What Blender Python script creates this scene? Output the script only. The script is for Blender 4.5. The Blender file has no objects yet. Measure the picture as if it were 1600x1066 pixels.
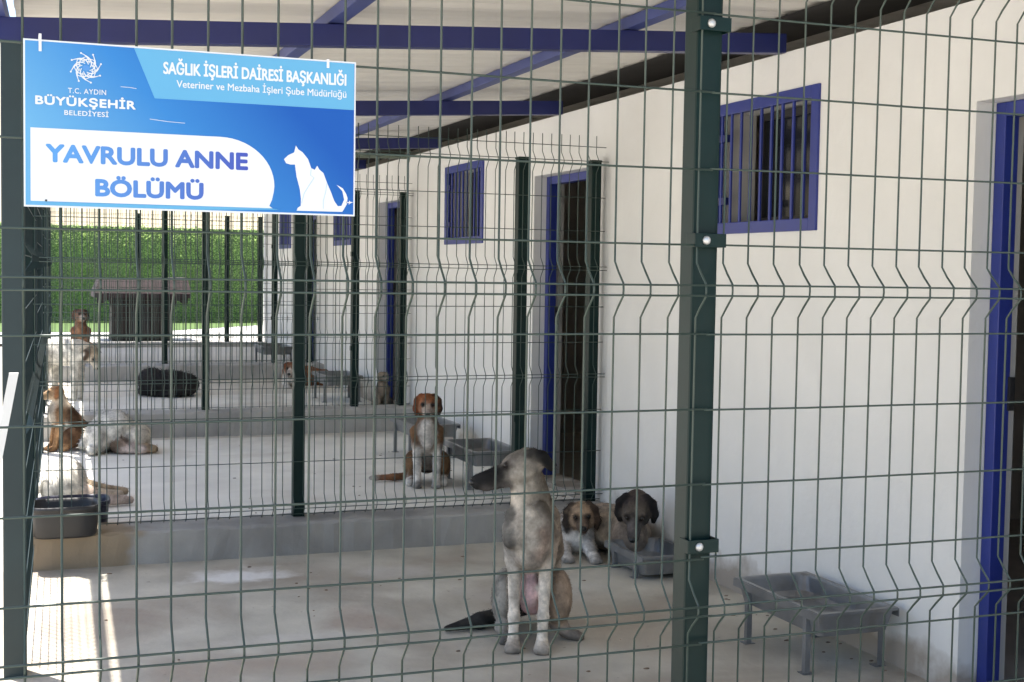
import bpy, bmesh, math, random
import numpy as np
from mathutils import Vector, Matrix
R = math.radians
random.seed(7); RNG = np.random.default_rng(11)
SC = bpy.context.scene
COL = SC.collection

# ------------------------------------------------------------------ camera
cd = bpy.data.cameras.new('camera'); cam = bpy.data.objects.new('camera', cd); COL.objects.link(cam)
F, YAW, PIT, ROL = 2032.5, .3604, -.0538, .0157
fw = Vector((math.sin(YAW)*math.cos(PIT), math.cos(YAW)*math.cos(PIT), math.sin(PIT)))
r0 = Vector((math.cos(YAW), -math.sin(YAW), 0)); u0 = r0.cross(fw)
rr = r0*math.cos(ROL)+u0*math.sin(ROL); uu = u0*math.cos(ROL)-r0*math.sin(ROL)
M = Matrix((rr, uu, -fw)).transposed().to_4x4(); M.translation = (0, 0, 1.5)
cam.matrix_world = M
cd.sensor_width = 36; cd.lens = F/1600*36; cd.clip_start = .05; cd.clip_end = 2000
SC.camera = cam

# ------------------------------------------------------------------ light
SUNV = Vector((-.14, .20, 1.0)).normalized()          # towards the sun
w = bpy.data.worlds.new('World'); SC.world = w; w.use_nodes = True
nt = w.node_tree; bg = nt.nodes['Background']
sky = nt.nodes.new('ShaderNodeTexSky'); sky.sky_type = 'NISHITA'; sky.sun_disc = False
sky.sun_elevation = math.asin(SUNV.z); sky.sun_rotation = math.atan2(SUNV.x, SUNV.y)
sky.air_density = 1.0; sky.dust_density = 1.6; sky.ozone_density = 1.0
nt.links.new(sky.outputs[0], bg.inputs[0]); bg.inputs[1].default_value = .12
sl = bpy.data.lights.new('sun', 'SUN'); so = bpy.data.objects.new('sun', sl); COL.objects.link(so)
sl.energy = 4.2; sl.angle = R(.53); sl.color = (1, .95, .87)
so.rotation_euler = SUNV.to_track_quat('Z', 'Y').to_euler(); so.location = (0, 10, 20)
SC.view_settings.view_transform = 'Standard'; SC.view_settings.look = 'None'
SC.view_settings.exposure = 1.6; SC.view_settings.gamma = 1
SC.cycles.max_bounces = 8; SC.cycles.diffuse_bounces = 6

# ------------------------------------------------------------------ materials
def mat(name, col, rough=.6, metal=0, var=.12, scale=6, bump=0, bscale=60, spec=.5, col2=None, thr=(.45, .7), stretch=(1, 1, 1), coat=0):
    m = bpy.data.materials.new(name); m.use_nodes = True
    t = m.node_tree; n = t.nodes; l = t.links; b = n['Principled BSDF']
    b.inputs['Roughness'].default_value = rough; b.inputs['Metallic'].default_value = metal
    b.inputs['Specular IOR Level'].default_value = spec; b.inputs['Coat Weight'].default_value = coat
    tc = n.new('ShaderNodeTexCoord'); mp = n.new('ShaderNodeMapping'); l.new(tc.outputs['Object'], mp.inputs[0])
    mp.inputs['Scale'].default_value = stretch
    nz = n.new('ShaderNodeTexNoise'); nz.inputs['Scale'].default_value = scale; nz.inputs['Detail'].default_value = 6
    l.new(mp.outputs[0], nz.inputs[0])
    mr = n.new('ShaderNodeMapRange'); l.new(nz.outputs[0], mr.inputs[0])
    mr.inputs[1].default_value = .25; mr.inputs[2].default_value = .75
    mr.inputs[3].default_value = 1-var; mr.inputs[4].default_value = 1+var
    mx = n.new('ShaderNodeMix'); mx.data_type = 'RGBA'; mx.blend_type = 'MULTIPLY'; mx.inputs[0].default_value = 1
    mx.inputs[6].default_value = (*col, 1)
    l.new(mr.outputs[0], mx.inputs[7]); last = mx.outputs[2]
    if col2:
        n2 = n.new('ShaderNodeTexNoise'); n2.inputs['Scale'].default_value = scale*.45; n2.inputs['Detail'].default_value = 7
        n2.inputs['Distortion'].default_value = .6
        l.new(mp.outputs[0], n2.inputs[0]); m2 = n.new('ShaderNodeMapRange'); l.new(n2.outputs[0], m2.inputs[0])
        m2.inputs[1].default_value, m2.inputs[2].default_value = thr
        x2 = n.new('ShaderNodeMix'); x2.data_type = 'RGBA'; l.new(m2.outputs[0], x2.inputs[0]); l.new(last, x2.inputs[6])
        x2.inputs[7].default_value = (*col2, 1); last = x2.outputs[2]
    l.new(last, b.inputs['Base Color'])
    if bump:
        n3 = n.new('ShaderNodeTexNoise'); n3.inputs['Scale'].default_value = bscale; n3.inputs['Detail'].default_value = 5
        l.new(tc.outputs['Object'], n3.inputs[0]); bp = n.new('ShaderNodeBump'); bp.inputs['Strength'].default_value = bump
        bp.inputs['Distance'].default_value = .01
        l.new(n3.outputs[0], bp.inputs['Height']); l.new(bp.outputs[0], b.inputs['Normal'])
    return m

def plaster():
    m = mat('white_plaster', (.755, .75, .73), .85, var=.04, scale=2.2, bump=.22, bscale=28, col2=(.69, .68, .65), thr=(.52, .82))
    t = m.node_tree; n = t.nodes; l = t.links; b = n['Principled BSDF']
    src = b.inputs['Base Color'].links[0].from_socket
    tc = n.new('ShaderNodeTexCoord'); sp = n.new('ShaderNodeSeparateXYZ'); l.new(tc.outputs['Object'], sp.inputs[0])
    nz = n.new('ShaderNodeTexNoise'); nz.inputs['Scale'].default_value = 5; nz.inputs['Detail'].default_value = 8
    l.new(tc.outputs['Object'], nz.inputs[0])
    # splashed mud along the foot of the wall (pen floors rise with Y)
    fl = n.new('ShaderNodeMath'); fl.operation = 'MULTIPLY_ADD'; l.new(sp.outputs['Y'], fl.inputs[0])
    fl.inputs[1].default_value = -.025; fl.inputs[2].default_value = .1
    ad = n.new('ShaderNodeMath'); ad.operation = 'ADD'; l.new(sp.outputs['Z'], ad.inputs[0]); l.new(fl.outputs[0], ad.inputs[1])
    a2 = n.new('ShaderNodeMath'); a2.operation = 'MULTIPLY_ADD'; l.new(nz.outputs[0], a2.inputs[0])
    a2.inputs[1].default_value = -.42; l.new(ad.outputs[0], a2.inputs[2])
    mr = n.new('ShaderNodeMapRange'); l.new(a2.outputs[0], mr.inputs[0])
    mr.inputs[1].default_value = -.17; mr.inputs[2].default_value = -.08; mr.inputs[3].default_value = .85; mr.inputs[4].default_value = 0
    x = n.new('ShaderNodeMix'); x.data_type = 'RGBA'; l.new(mr.outputs[0], x.inputs[0]); l.new(src, x.inputs[6])
    x.inputs[7].default_value = (.3, .25, .2, 1); l.new(x.outputs[2], b.inputs['Base Color'])
    return m

def fur_mat():
    m = bpy.data.materials.new('dog_fur'); m.use_nodes = True
    n = m.node_tree.nodes; l = m.node_tree.links; b = n['Principled BSDF']
    at = n.new('ShaderNodeAttribute'); at.attribute_name = 'fur'
    tc = n.new('ShaderNodeTexCoord'); nz = n.new('ShaderNodeTexNoise'); nz.inputs['Scale'].default_value = 70; nz.inputs['Detail'].default_value = 4
    l.new(tc.outputs['Object'], nz.inputs[0])
    mr = n.new('ShaderNodeMapRange'); l.new(nz.outputs[0], mr.inputs[0]); mr.inputs[1].default_value = .3; mr.inputs[2].default_value = .7
    mr.inputs[3].default_value = .82; mr.inputs[4].default_value = 1.14
    nb = n.new('ShaderNodeTexNoise'); nb.inputs['Scale'].default_value = 16; nb.inputs['Detail'].default_value = 5; l.new(tc.outputs['Object'], nb.inputs[0])
    m2 = n.new('ShaderNodeMapRange'); l.new(nb.outputs[0], m2.inputs[0]); m2.inputs[1].default_value = .32; m2.inputs[2].default_value = .68
    m2.inputs[3].default_value = .55; m2.inputs[4].default_value = 1.35
    mm = n.new('ShaderNodeMath'); mm.operation = 'MULTIPLY'; l.new(mr.outputs[0], mm.inputs[0]); l.new(m2.outputs[0], mm.inputs[1])
    mx = n.new('ShaderNodeMix'); mx.data_type = 'RGBA'; mx.blend_type = 'MULTIPLY'; mx.inputs[0].default_value = 1
    l.new(at.outputs['Color'], mx.inputs[6]); l.new(mm.outputs[0], mx.inputs[7]); l.new(mx.outputs[2], b.inputs['Base Color'])
    b.inputs['Roughness'].default_value = .8; b.inputs['Specular IOR Level'].default_value = .2
    return m

MW = plaster()
MAT = dict(
 green=mat('green_powder_coat', (.003, .017, .0155), .42, var=.15, scale=9, bump=.03, bscale=40, spec=.2),
 wire=mat('green_plastic_wire', (.036, .057, .045), .42, var=.15, scale=14),
 wire2=mat('dark_green_wire', (.035, .062, .052), .45, var=.15, scale=14),
 teal=mat('dark_teal_steel', (.011, .028, .032), .45, var=.15, scale=5),
 blue=mat('blue_gloss_paint', (.019, .034, .215), .38, var=.1, scale=8),
 navy=mat('navy_beam_paint', (.009, .0145, .105), .42, var=.12, scale=5),
 purl=mat('faded_blue_purlin', (.042, .058, .19), .5, var=.14, scale=6),
 roof=mat('cream_roof_sheet', (.69, .665, .615), .55, var=.07, scale=2.5, stretch=(1, 6, 1)),
 conc=mat('worn_concrete', (.36, .325, .285), .8, var=.2, scale=2.2, bump=.25, bscale=30, col2=(.25, .20, .165), thr=(.50, .72)),
 litfloor=mat('lit_pen_floor', (.76, .735, .67), .8, var=.12, scale=2.6, bump=.2, bscale=26, col2=(.50, .45, .39), thr=(.52, .78)),  # rear pens: stronger side light put into a paler floor colour
 slab=mat('pale_concrete', (.58, .56, .52), .85, var=.1, scale=3, bump=.15, bscale=40),
 kerb=mat('kerb_concrete', (.40, .385, .36), .9, var=.22, scale=4, bump=.5, bscale=22, col2=(.27, .26, .245), thr=(.5, .75)),
 ground=mat('dusty_ground', (.62, .58, .51), .95, var=.2, scale=.6, bump=.3, bscale=8),
 turf=mat('artificial_turf', (.075, .13, .03), .9, var=.35, scale=25),
 hill=mat('dry_hill', (.42, .36, .25), .95, var=.25, scale=.08),
 leaf=mat('hedge_leaf', (.20, .31, .10), .5, var=.5, scale=7),
 leafback=mat('hedge_backing', (.10, .17, .05), .9, var=.3, scale=9),
 galv=mat('galvanised_steel', (.235, .24, .245), .42, .55, var=.22, scale=9, col2=(.13, .105, .08), thr=(.56, .80)),
 bolt=mat('zinc_bolt', (.55, .55, .54), .45, .7, var=.06),
 tub=mat('black_rubber_tub', (.022, .022, .024), .45, var=.25, scale=10),
 tub2=mat('navy_plastic_tub', (.012, .014, .035), .4, var=.2, scale=10),
 wood=mat('dark_brown_boards', (.016, .011, .010), .7, var=.3, scale=4, stretch=(10, 10, 1)),
 shing=mat('maroon_shingle', (.034, .018, .023), .75, var=.25, scale=14),
 interior=mat('dim_interior_paint', (.46, .42, .38), .9, var=.2, scale=3),
 reveal=mat('scuffed_reveal_paint', (.52, .51, .49), .85, var=.1, scale=3, col2=(.12, .10, .10), thr=(.66, .72)),
 glass=mat('dark_window_glass', (.012, .014, .017), .08, var=.1),
 skin=mat('nose_leather', (.008, .008, .008), .35, var=.1),
 eye=mat('dog_eye', (.012, .007, .004), .1, var=.05),
 white=mat('white_print', (.67, .69, .71), .4, var=.02),
 nylon=mat('white_nylon_tie', (.8, .8, .8), .4, var=.02),
 cyan=mat('light_blue_print', (.115, .36, .58), .55, var=.02, spec=.2),
 letter=mat('blue_letter_print', (.07, .20, .62), .4, var=.02),
 thin=mat('outline_print', (.45, .58, .80), .4, var=.02),
 pvc=mat('white_painted_bar', (.78, .78, .76), .5, var=.05),
 railgreen=mat('pale_green_pipe', (.18, .22, .17), .4, var=.1),
)
MAT['plaster'] = MW
def translucent(m, col, f):
    n = m.node_tree.nodes; l = m.node_tree.links; o = n['Material Output']; t = n.new('ShaderNodeBsdfTranslucent'); t.inputs[0].default_value = (*col, 1)
    x = n.new('ShaderNodeMixShader'); x.inputs[0].default_value = f; l.new(n['Principled BSDF'].outputs[0], x.inputs[1]); l.new(t.outputs[0], x.inputs[2]); l.new(x.outputs[0], o.inputs[0])
translucent(MAT['leaf'], (.50, .66, .24), .5)
FUR = fur_mat()

# tan stain along the left end of the first kerb, pale spill on the pen floor: marks with their own shape
def kerb_stain(m):
    t = m.node_tree; n = t.nodes; l = t.links; b = n['Principled BSDF']; src = b.inputs['Base Color'].links[0].from_socket
    tc = n.new('ShaderNodeTexCoord'); sp = n.new('ShaderNodeSeparateXYZ'); l.new(tc.outputs['Object'], sp.inputs[0])
    nz = n.new('ShaderNodeTexNoise'); nz.inputs['Scale'].default_value = 9; l.new(tc.outputs['Object'], nz.inputs[0])
    a = n.new('ShaderNodeMath'); a.operation = 'MULTIPLY_ADD'; l.new(nz.outputs[0], a.inputs[0]); a.inputs[1].default_value = .25; l.new(sp.outputs['X'], a.inputs[2])
    mr = n.new('ShaderNodeMapRange'); l.new(a.outputs[0], mr.inputs[0]); mr.inputs[1].default_value = .60; mr.inputs[2].default_value = .68
    mr.inputs[3].default_value = .8; mr.inputs[4].default_value = 0
    x = n.new('ShaderNodeMix'); x.data_type = 'RGBA'; l.new(mr.outputs[0], x.inputs[0]); l.new(src, x.inputs[6]); x.inputs[7].default_value = (.27, .20, .12, 1)
    l.new(x.outputs[2], b.inputs['Base Color'])
MAT['kerb1'] = mat('stained_kerb_concrete', (.31, .30, .28), .9, var=.22, scale=4, bump=.5, bscale=22, col2=(.17, .165, .16), thr=(.5, .75))
kerb_stain(MAT['kerb1'])

def floor_mat():
    m = mat('stained_pen_floor', (.50, .468, .395), .72, var=.22, scale=3.2, bump=.3, bscale=26, col2=(.33, .28, .225), thr=(.43, .66))
    t = m.node_tree; n = t.nodes; l = t.links; b = n['Principled BSDF']; src = b.inputs['Base Color'].links[0].from_socket
    tc = n.new('ShaderNodeTexCoord')
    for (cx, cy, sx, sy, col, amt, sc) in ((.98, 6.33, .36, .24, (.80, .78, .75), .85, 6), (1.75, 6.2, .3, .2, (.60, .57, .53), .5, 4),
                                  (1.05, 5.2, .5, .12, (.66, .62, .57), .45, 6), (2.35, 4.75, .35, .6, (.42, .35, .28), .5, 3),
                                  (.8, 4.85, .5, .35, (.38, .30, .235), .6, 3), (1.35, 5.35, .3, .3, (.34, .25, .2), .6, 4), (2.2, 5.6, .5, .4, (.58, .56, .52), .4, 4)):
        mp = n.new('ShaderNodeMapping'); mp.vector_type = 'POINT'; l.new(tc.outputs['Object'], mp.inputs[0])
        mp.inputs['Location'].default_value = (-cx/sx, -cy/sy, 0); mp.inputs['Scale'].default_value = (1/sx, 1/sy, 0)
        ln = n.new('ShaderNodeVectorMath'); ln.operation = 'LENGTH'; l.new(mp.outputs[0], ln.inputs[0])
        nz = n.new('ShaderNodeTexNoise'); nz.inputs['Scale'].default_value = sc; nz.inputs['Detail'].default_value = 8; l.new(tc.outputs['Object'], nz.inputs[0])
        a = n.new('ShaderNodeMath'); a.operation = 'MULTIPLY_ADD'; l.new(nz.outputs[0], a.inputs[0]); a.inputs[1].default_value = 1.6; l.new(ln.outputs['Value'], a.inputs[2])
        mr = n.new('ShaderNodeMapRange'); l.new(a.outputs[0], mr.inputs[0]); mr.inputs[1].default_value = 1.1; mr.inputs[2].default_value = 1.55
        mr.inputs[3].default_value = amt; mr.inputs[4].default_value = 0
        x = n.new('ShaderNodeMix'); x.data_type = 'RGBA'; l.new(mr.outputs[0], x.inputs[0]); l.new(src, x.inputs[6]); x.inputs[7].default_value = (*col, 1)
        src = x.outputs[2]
    # small dark droppings and specks
    vz = n.new('ShaderNodeTexNoise'); vz.inputs['Scale'].default_value = 24; vz.inputs['Detail'].default_value = 2; l.new(tc.outputs['Object'], vz.inputs[0])
    mr = n.new('ShaderNodeMapRange'); l.new(vz.outputs[0], mr.inputs[0]); mr.inputs[1].default_value = .70; mr.inputs[2].default_value = .76; mr.inputs[4].default_value = .55
    x = n.new('ShaderNodeMix'); x.data_type = 'RGBA'; l.new(mr.outputs[0], x.inputs[0]); l.new(src, x.inputs[6]); x.inputs[7].default_value = (.16, .12, .10, 1)
    l.new(x.outputs[2], b.inputs['Base Color'])
    return m
MAT['penfloor'] = floor_mat()

def sign_mat():
    m = bpy.data.materials.new('blue_print'); m.use_nodes = True
    n = m.node_tree.nodes; l = m.node_tree.links; b = n['Principled BSDF']
    tc = n.new('ShaderNodeTexCoord'); sp = n.new('ShaderNodeSeparateXYZ'); l.new(tc.outputs['Object'], sp.inputs[0])
    # printed blue ramp: pale at the left and along the bottom, deep blue at the upper right
    a = n.new('ShaderNodeMath'); a.operation = 'MULTIPLY_ADD'; l.new(sp.outputs['Z'], a.inputs[0]); a.inputs[1].default_value = 1.5
    s2 = n.new('ShaderNodeMath'); s2.operation = 'MULTIPLY'; l.new(sp.outputs['X'], s2.inputs[0]); s2.inputs[1].default_value = 1.55
    l.new(s2.outputs[0], a.inputs[2])
    cr = n.new('ShaderNodeValToRGB'); l.new(a.outputs[0], cr.inputs[0])
    e = cr.color_ramp.elements; e[0].position = .22; e[0].color = (.125, .35, .58, 1); e[1].position = 1.0; e[1].color = (.008, .085, .37, 1)
    k = cr.color_ramp.elements.new(.62); k.color = (.034, .195, .50, 1)
    l.new(cr.outputs[0], b.inputs['Base Color']); b.inputs['Roughness'].default_value = .55; b.inputs['Specular IOR Level'].default_value = .2
    return m
MAT['sign'] = sign_mat()
def letter_mat():                                            # printed lettering fades from sky blue to deep blue
    m = bpy.data.materials.new('blue_letter_ramp'); m.use_nodes = True; n = m.node_tree.nodes; l = m.node_tree.links; b = n['Principled BSDF']
    tc = n.new('ShaderNodeTexCoord'); sp = n.new('ShaderNodeSeparateXYZ'); l.new(tc.outputs['Object'], sp.inputs[0])
    mr = n.new('ShaderNodeMapRange'); l.new(sp.outputs['X'], mr.inputs[0]); mr.inputs[1].default_value = .06; mr.inputs[2].default_value = .38
    cr = n.new('ShaderNodeValToRGB'); l.new(mr.outputs[0], cr.inputs[0]); e = cr.color_ramp.elements; e[0].color = (.075, .27, .60, 1); e[1].color = (.03, .055, .36, 1)
    l.new(cr.outputs[0], b.inputs['Base Color']); b.inputs['Roughness'].default_value = .4; return m
MAT['letter'] = letter_mat()

# ------------------------------------------------------------------ object helpers
class MB:
    def __init__(s): s.v = []; s.f = []
    def add(s, v, f):
        o = len(s.v); s.v += [tuple(p) for p in v]; s.f += [tuple(i+o for i in q) for q in f]
    def box(s, x0, x1, y0, y1, z0, z1):
        s.add([(x0,y0,z0),(x1,y0,z0),(x1,y1,z0),(x0,y1,z0),(x0,y0,z1),(x1,y0,z1),(x1,y1,z1),(x0,y1,z1)],
              [(0,3,2,1),(4,5,6,7),(0,1,5,4),(1,2,6,5),(2,3,7,6),(3,0,4,7)])
    def hexa(s, p):   # eight points, bottom ring then top ring
        s.add(p, [(0,3,2,1),(4,5,6,7),(0,1,5,4),(1,2,6,5),(2,3,7,6),(3,0,4,7)])
    def tube(s, pts, r, n=6, caps=True):
        pts = [Vector(p) for p in pts]; o = len(s.v); m = len(pts)
        for i, p in enumerate(pts):
            a = pts[max(i-1, 0)]; b = pts[min(i+1, m-1)]; d = (b-a).normalized()
            ref = Vector((1, 0, 0)) if abs(d.x) < .8 else Vector((0, 1, 0))
            e1 = d.cross(ref).normalized(); e2 = d.cross(e1)
            rad = r[i] if isinstance(r, (list, tuple)) else r
            for k in range(n):
                t = 2*math.pi*(k+.5)/n; s.v.append(tuple(p+e1*(rad*math.cos(t))+e2*(rad*math.sin(t))))
        for i in range(m-1):
            for k in range(n):
                s.f.append((o+i*n+k, o+i*n+(k+1)%n, o+(i+1)*n+(k+1)%n, o+(i+1)*n+k))
        if caps:
            s.f.append(tuple(o+k for k in range(n))[::-1]); s.f.append(tuple(o+(m-1)*n+k for k in range(n)))
    def rings(s, rings, close0=True, close1=True):   # loft of equal-length closed rings
        o = len(s.v); n = len(rings[0])
        for q in rings: s.v += [tuple(p) for p in q]
        for i in range(len(rings)-1):
            for k in range(n):
                s.f.append((o+i*n+k, o+i*n+(k+1)%n, o+(i+1)*n+(k+1)%n, o+(i+1)*n+k))
        if close0: s.f.append(tuple(o+k for k in range(n))[::-1])
        if close1: s.f.append(tuple(o+(len(rings)-1)*n+k for k in range(n)))
    def prism_y(s, pts, y0, y1):                     # polygon in x,z pushed through y
        n = len(pts); o = len(s.v)
        s.v += [(x, y0, z) for x, z in pts]+[(x, y1, z) for x, z in pts]
        s.f.append(tuple(range(o, o+n))); s.f.append(tuple(range(o+n, o+2*n))[::-1])
        for k in range(n): s.f.append((o+k, o+n+k, o+n+(k+1)%n, o+(k+1)%n))
    def build(s, name, m, parent=None, bevel=0, smooth=False):
        me = bpy.data.meshes.new(name); me.from_pydata(s.v, [], s.f)
        bm = bmesh.new(); bm.from_mesh(me); bmesh.ops.recalc_face_normals(bm, faces=bm.faces)
        if bevel:
            bmesh.ops.bevel(bm, geom=[e for e in bm.edges if len(e.link_faces) == 2 and e.calc_face_angle(0) > .5], offset=bevel, segments=2, profile=.6, affect='EDGES')
        bm.to_mesh(me); bm.free()
        if smooth:
            for p in me.polygons: p.use_smooth = True
        me.materials.append(MAT[m] if isinstance(m, str) else m)
        o = bpy.data.objects.new(name, me); COL.objects.link(o)
        if parent: o.parent = parent
        return o
def tag(o, label=None, cat=None, group=None, kind=None):
    if label: o['label'] = label
    if cat: o['category'] = cat
    if group: o['group'] = group
    if kind: o['kind'] = kind
    return o
def thing(name, label, cat, loc=(0, 0, 0), rz=0, group=None):
    o = bpy.data.objects.new(name, None); COL.objects.link(o); o.location = loc; o.rotation_euler = (0, 0, rz); o.empty_display_size = .1
    return tag(o, label, cat, group)
def struct(o): o['kind'] = 'structure'; return o

XW = 3.152
def side(y): return -.03+.026*(y-5)                  # the open side of the run, slightly out of parallel with the wall

# ------------------------------------------------------------------ ground, floors
def prof(y):
    if y < 6.7: return -.03
    if y < 18: return -.03+(y-6.7)/11.3*.44
    return .41
b = MB(); ys = [-80, -30, -10, 0, 6.7, 10.6, 14.3, 18, 20, 30, 60, 140]; xs = [-120, -40, -10, 0, 10, 40, 120]
for y in ys:
    for x in xs: b.v.append((x, y, prof(y)))
for i in range(len(ys)-1):
    for j in range(len(xs)-1):
        q = i*len(xs)+j; b.f.append((q, q+1, q+len(xs)+1, q+len(xs)))
struct(b.build('ground', 'ground'))
b = MB(); n = 40
for i in range(n+1):
    a = math.pi*(-.1+1.2*i/n); hh = 17+3*math.sin(i*.7)+2*math.sin(i*1.9)
    for rr_, z in ((62, .2), (75, hh*.55), (95, hh), (130, hh*1.1)): b.v.append((rr_*math.cos(a), 18+rr_*math.sin(a), z))
for i in range(n):
    for j in range(3): q = i*4+j; b.f.append((q, q+4, q+5, q+1))
struct(b.build('hills', 'hill', smooth=True))
def floor(y0, y1, z, m, x0=None, x1=XW, name='pen_floor'):
    b = MB(); k = max(1, int((y1-y0)/.5))
    for i in range(k+1):
        y = y0+(y1-y0)*i/k; b.v += [((side(y)-.12 if x0 is None else x0), y, z), (x1, y, z)]
    for i in range(k): b.f.append((2*i, 2*i+1, 2*i+3, 2*i+2))
    return struct(b.build(name, m))
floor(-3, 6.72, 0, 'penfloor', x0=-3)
floor(6.9, 10.7, .12, 'litfloor'); floor(10.9, 14.4, .22, 'litfloor'); floor(14.6, 18.0, .33, 'litfloor')
floor(18.15, 24.6, .45, 'slab', x0=-4, x1=9, name='paved_yard')
b = MB(); b.add([(-4, 21.3, .456), (1.2, 21.1, .456), (2.3, 21.6, .456), (4.6, 24.2, .456), (9, 24.3, .456), (9, 24.58, .456), (-4, 24.58, .456)], [(0, 1, 2, 3, 4, 5, 6)])
struct(b.build('turf_strip', 'turf'))
def kerb(y0, y1, z0, z1, m):
    b = MB(); n = 60; x0 = side(y0)-.1; rings = []
    for i in range(n+1):
        x = x0+(XW-x0)*i/n; j = lambda a: random.uniform(-a, a)
        c = .012
        rings.append([(x, y0+j(.004), z0-.05), (x, y0+j(.006), z1-c+j(.005)), (x, y0+c+j(.006), z1+j(.004)), (x, y1-c, z1+j(.003)), (x, y1, z1-c), (x, y1, z0-.05)])
    b.rings(rings)
    return struct(b.build('kerb', m))
kerb(6.69, 6.98, 0, .168, 'kerb1'); kerb(10.65, 10.95, .12, .322, 'kerb'); kerb(14.3, 14.72, .22, .43, 'kerb'); kerb(17.92, 18.2, .33, .468, 'kerb')

b = MB()
for i in range(130):
    y = random.choice([random.uniform(2.8, 6.6), random.uniform(2.8, 6.6), random.uniform(7.1, 10.5)]); x = random.uniform(.15, 3.05)
    if random.random() < .45: x = XW-abs(random.gauss(0, .12))-.02
    z = .0015 if y < 6.7 else .1215; r_ = random.uniform(.002, .008); a0 = random.uniform(0, 6.28); n_ = 6
    ring = lambda k, zz: [(x+k*r_*(1+.35*math.sin(a0*3+q*1.7))*math.cos(a0+q*6.283/n_)*1.5, y+k*r_*math.sin(a0+q*6.283/n_), zz) for q in range(n_)]
    b.rings([ring(1, z-.001), ring(.9, z+r_*.25), ring(.4, z+r_*.45)])
tag(b.build('floor_debris', mat('dry_crumbs', (.17, .12, .085), .95, var=.5, scale=30)), 'dark crumbs and dirt scattered over the pen floors', 'debris', kind='stuff')
# ------------------------------------------------------------------ building
bld = thing('kennel_building', 'long white plastered building with blue window frames and doors beside the pens', 'building', (XW, 3, 0))
def atb(o): o.location = -Vector(bld.location); return o     # parts are drawn in world metres
T = .212
DOORS = [(2.86, 3.756, .03, 2.122), (7.10, 7.99, .15, 2.122), (11.11, 12.0, .25, 2.122), (14.75, 15.6, .36, 2.122)]
WINS = [(4.72, 5.62, 1.692, 2.31), (8.99, 9.905, 1.70, 2.31), (13.08, 13.86, 1.74, 2.31), (16.25, 17.02, 1.74, 2.31)]
IN = .035                                                    # the plaster opening sits behind the frame
holes = DOORS+[(a+IN, c-IN, d+IN, e-IN) for a, c, d, e in WINS]
def wall_mesh():
    Y = sorted({-1.5, 18.25}|{h[0] for h in holes}|{h[1] for h in holes}); Z = sorted({-.1, 2.48}|{h[2] for h in holes}|{h[3] for h in holes})
    full = lambda i, j: 0 <= i < len(Y)-1 and 0 <= j < len(Z)-1 and not any(h[0]-1e-6 <= Y[i] and Y[i+1] <= h[1]+1e-6 and h[2]-1e-6 <= Z[j] and Z[j+1] <= h[3]+1e-6 for h in holes)
    out = MB(); rev = MB()
    for i in range(len(Y)-1):
        for j in range(len(Z)-1):
            if not full(i, j): continue
            y0, y1, z0, z1 = Y[i], Y[i+1], Z[j], Z[j+1]
            for x in (XW, XW+T): out.add([(x, y0, z0), (x, y1, z0), (x, y1, z1), (x, y0, z1)], [(0, 1, 2, 3)])
            for (di, dj, q) in ((-1, 0, [(y0, z0), (y0, z1)]), (1, 0, [(y1, z0), (y1, z1)]), (0, -1, [(y0, z0), (y1, z0)]), (0, 1, [(y0, z1), (y1, z1)])):
                if not full(i+di, j+dj):
                    out.add([(XW, *q[0]), (XW, *q[1]), (XW+T, *q[1]), (XW+T, *q[0])], [(0, 1, 2, 3)])
    return out
o = wall_mesh().build('wall', 'plaster', bld)
bm = bmesh.new(); bm.from_mesh(o.data); bmesh.ops.remove_doubles(bm, verts=bm.verts, dist=1e-5); bmesh.ops.recalc_face_normals(bm, faces=bm.faces); bm.to_mesh(o.data); bm.free(); atb(o)
b = MB(); X2 = 6.2                                            # rooms behind: shell and partitions
b.add([(XW+T, -1.5, 0), (X2, -1.5, 0), (X2, 18.25, .05), (XW+T, 18.25, .05)], [(0, 1, 2, 3)])
b.box(X2, X2+.2, -1.5, 18.25, -.1, 2.48)
for y in (-1.5, 2.2, 6.35, 10.3, 14.2): b.box(XW+T+.001, X2-.001, y, y+.12, -.05, 2.47)
b.box(XW+T+.001, X2-.001, 18.12, 18.25, -.1, 2.48)
b.add([(XW+T, -1.5, 2.475), (X2, -1.5, 2.475), (X2, 18.25, 2.475), (XW+T, 18.25, 2.475)], [(0, 1, 2, 3)])
atb(b.build('room_walls', 'interior', bld))
for k, (y0, y1, z0, z1) in enumerate(DOORS):
    b = MB(); x0, x1 = XW+.085, XW+.145; t = .05
    b.box(x0, x1, y1-t-.002, y1-.002, z0, z1-.002); b.box(x0, x1, y0+.002, y0+t+.002, z0, z1-.002); b.box(x0, x1, y0+t+.002, y1-t-.002, z1-t-.002, z1-.002)
    fr = atb(b.build('door_frame', 'blue', bld, bevel=.003))
    b = MB(); b.box(x1-.01, x1+.012, y1-t-.014, y1-t-.002, z0+1.0, z0+1.12); b.build('strike_plate', 'tub', fr)
    b = MB(); b.add([(XW+.16, y1-.0015, z0), (XW+T, y1-.0015, z0), (XW+T, y1-.0015, z1), (XW+.16, y1-.0015, z1)], [(0, 1, 2, 3)])
    atb(b.build('door_reveal', 'reveal', bld))
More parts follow.
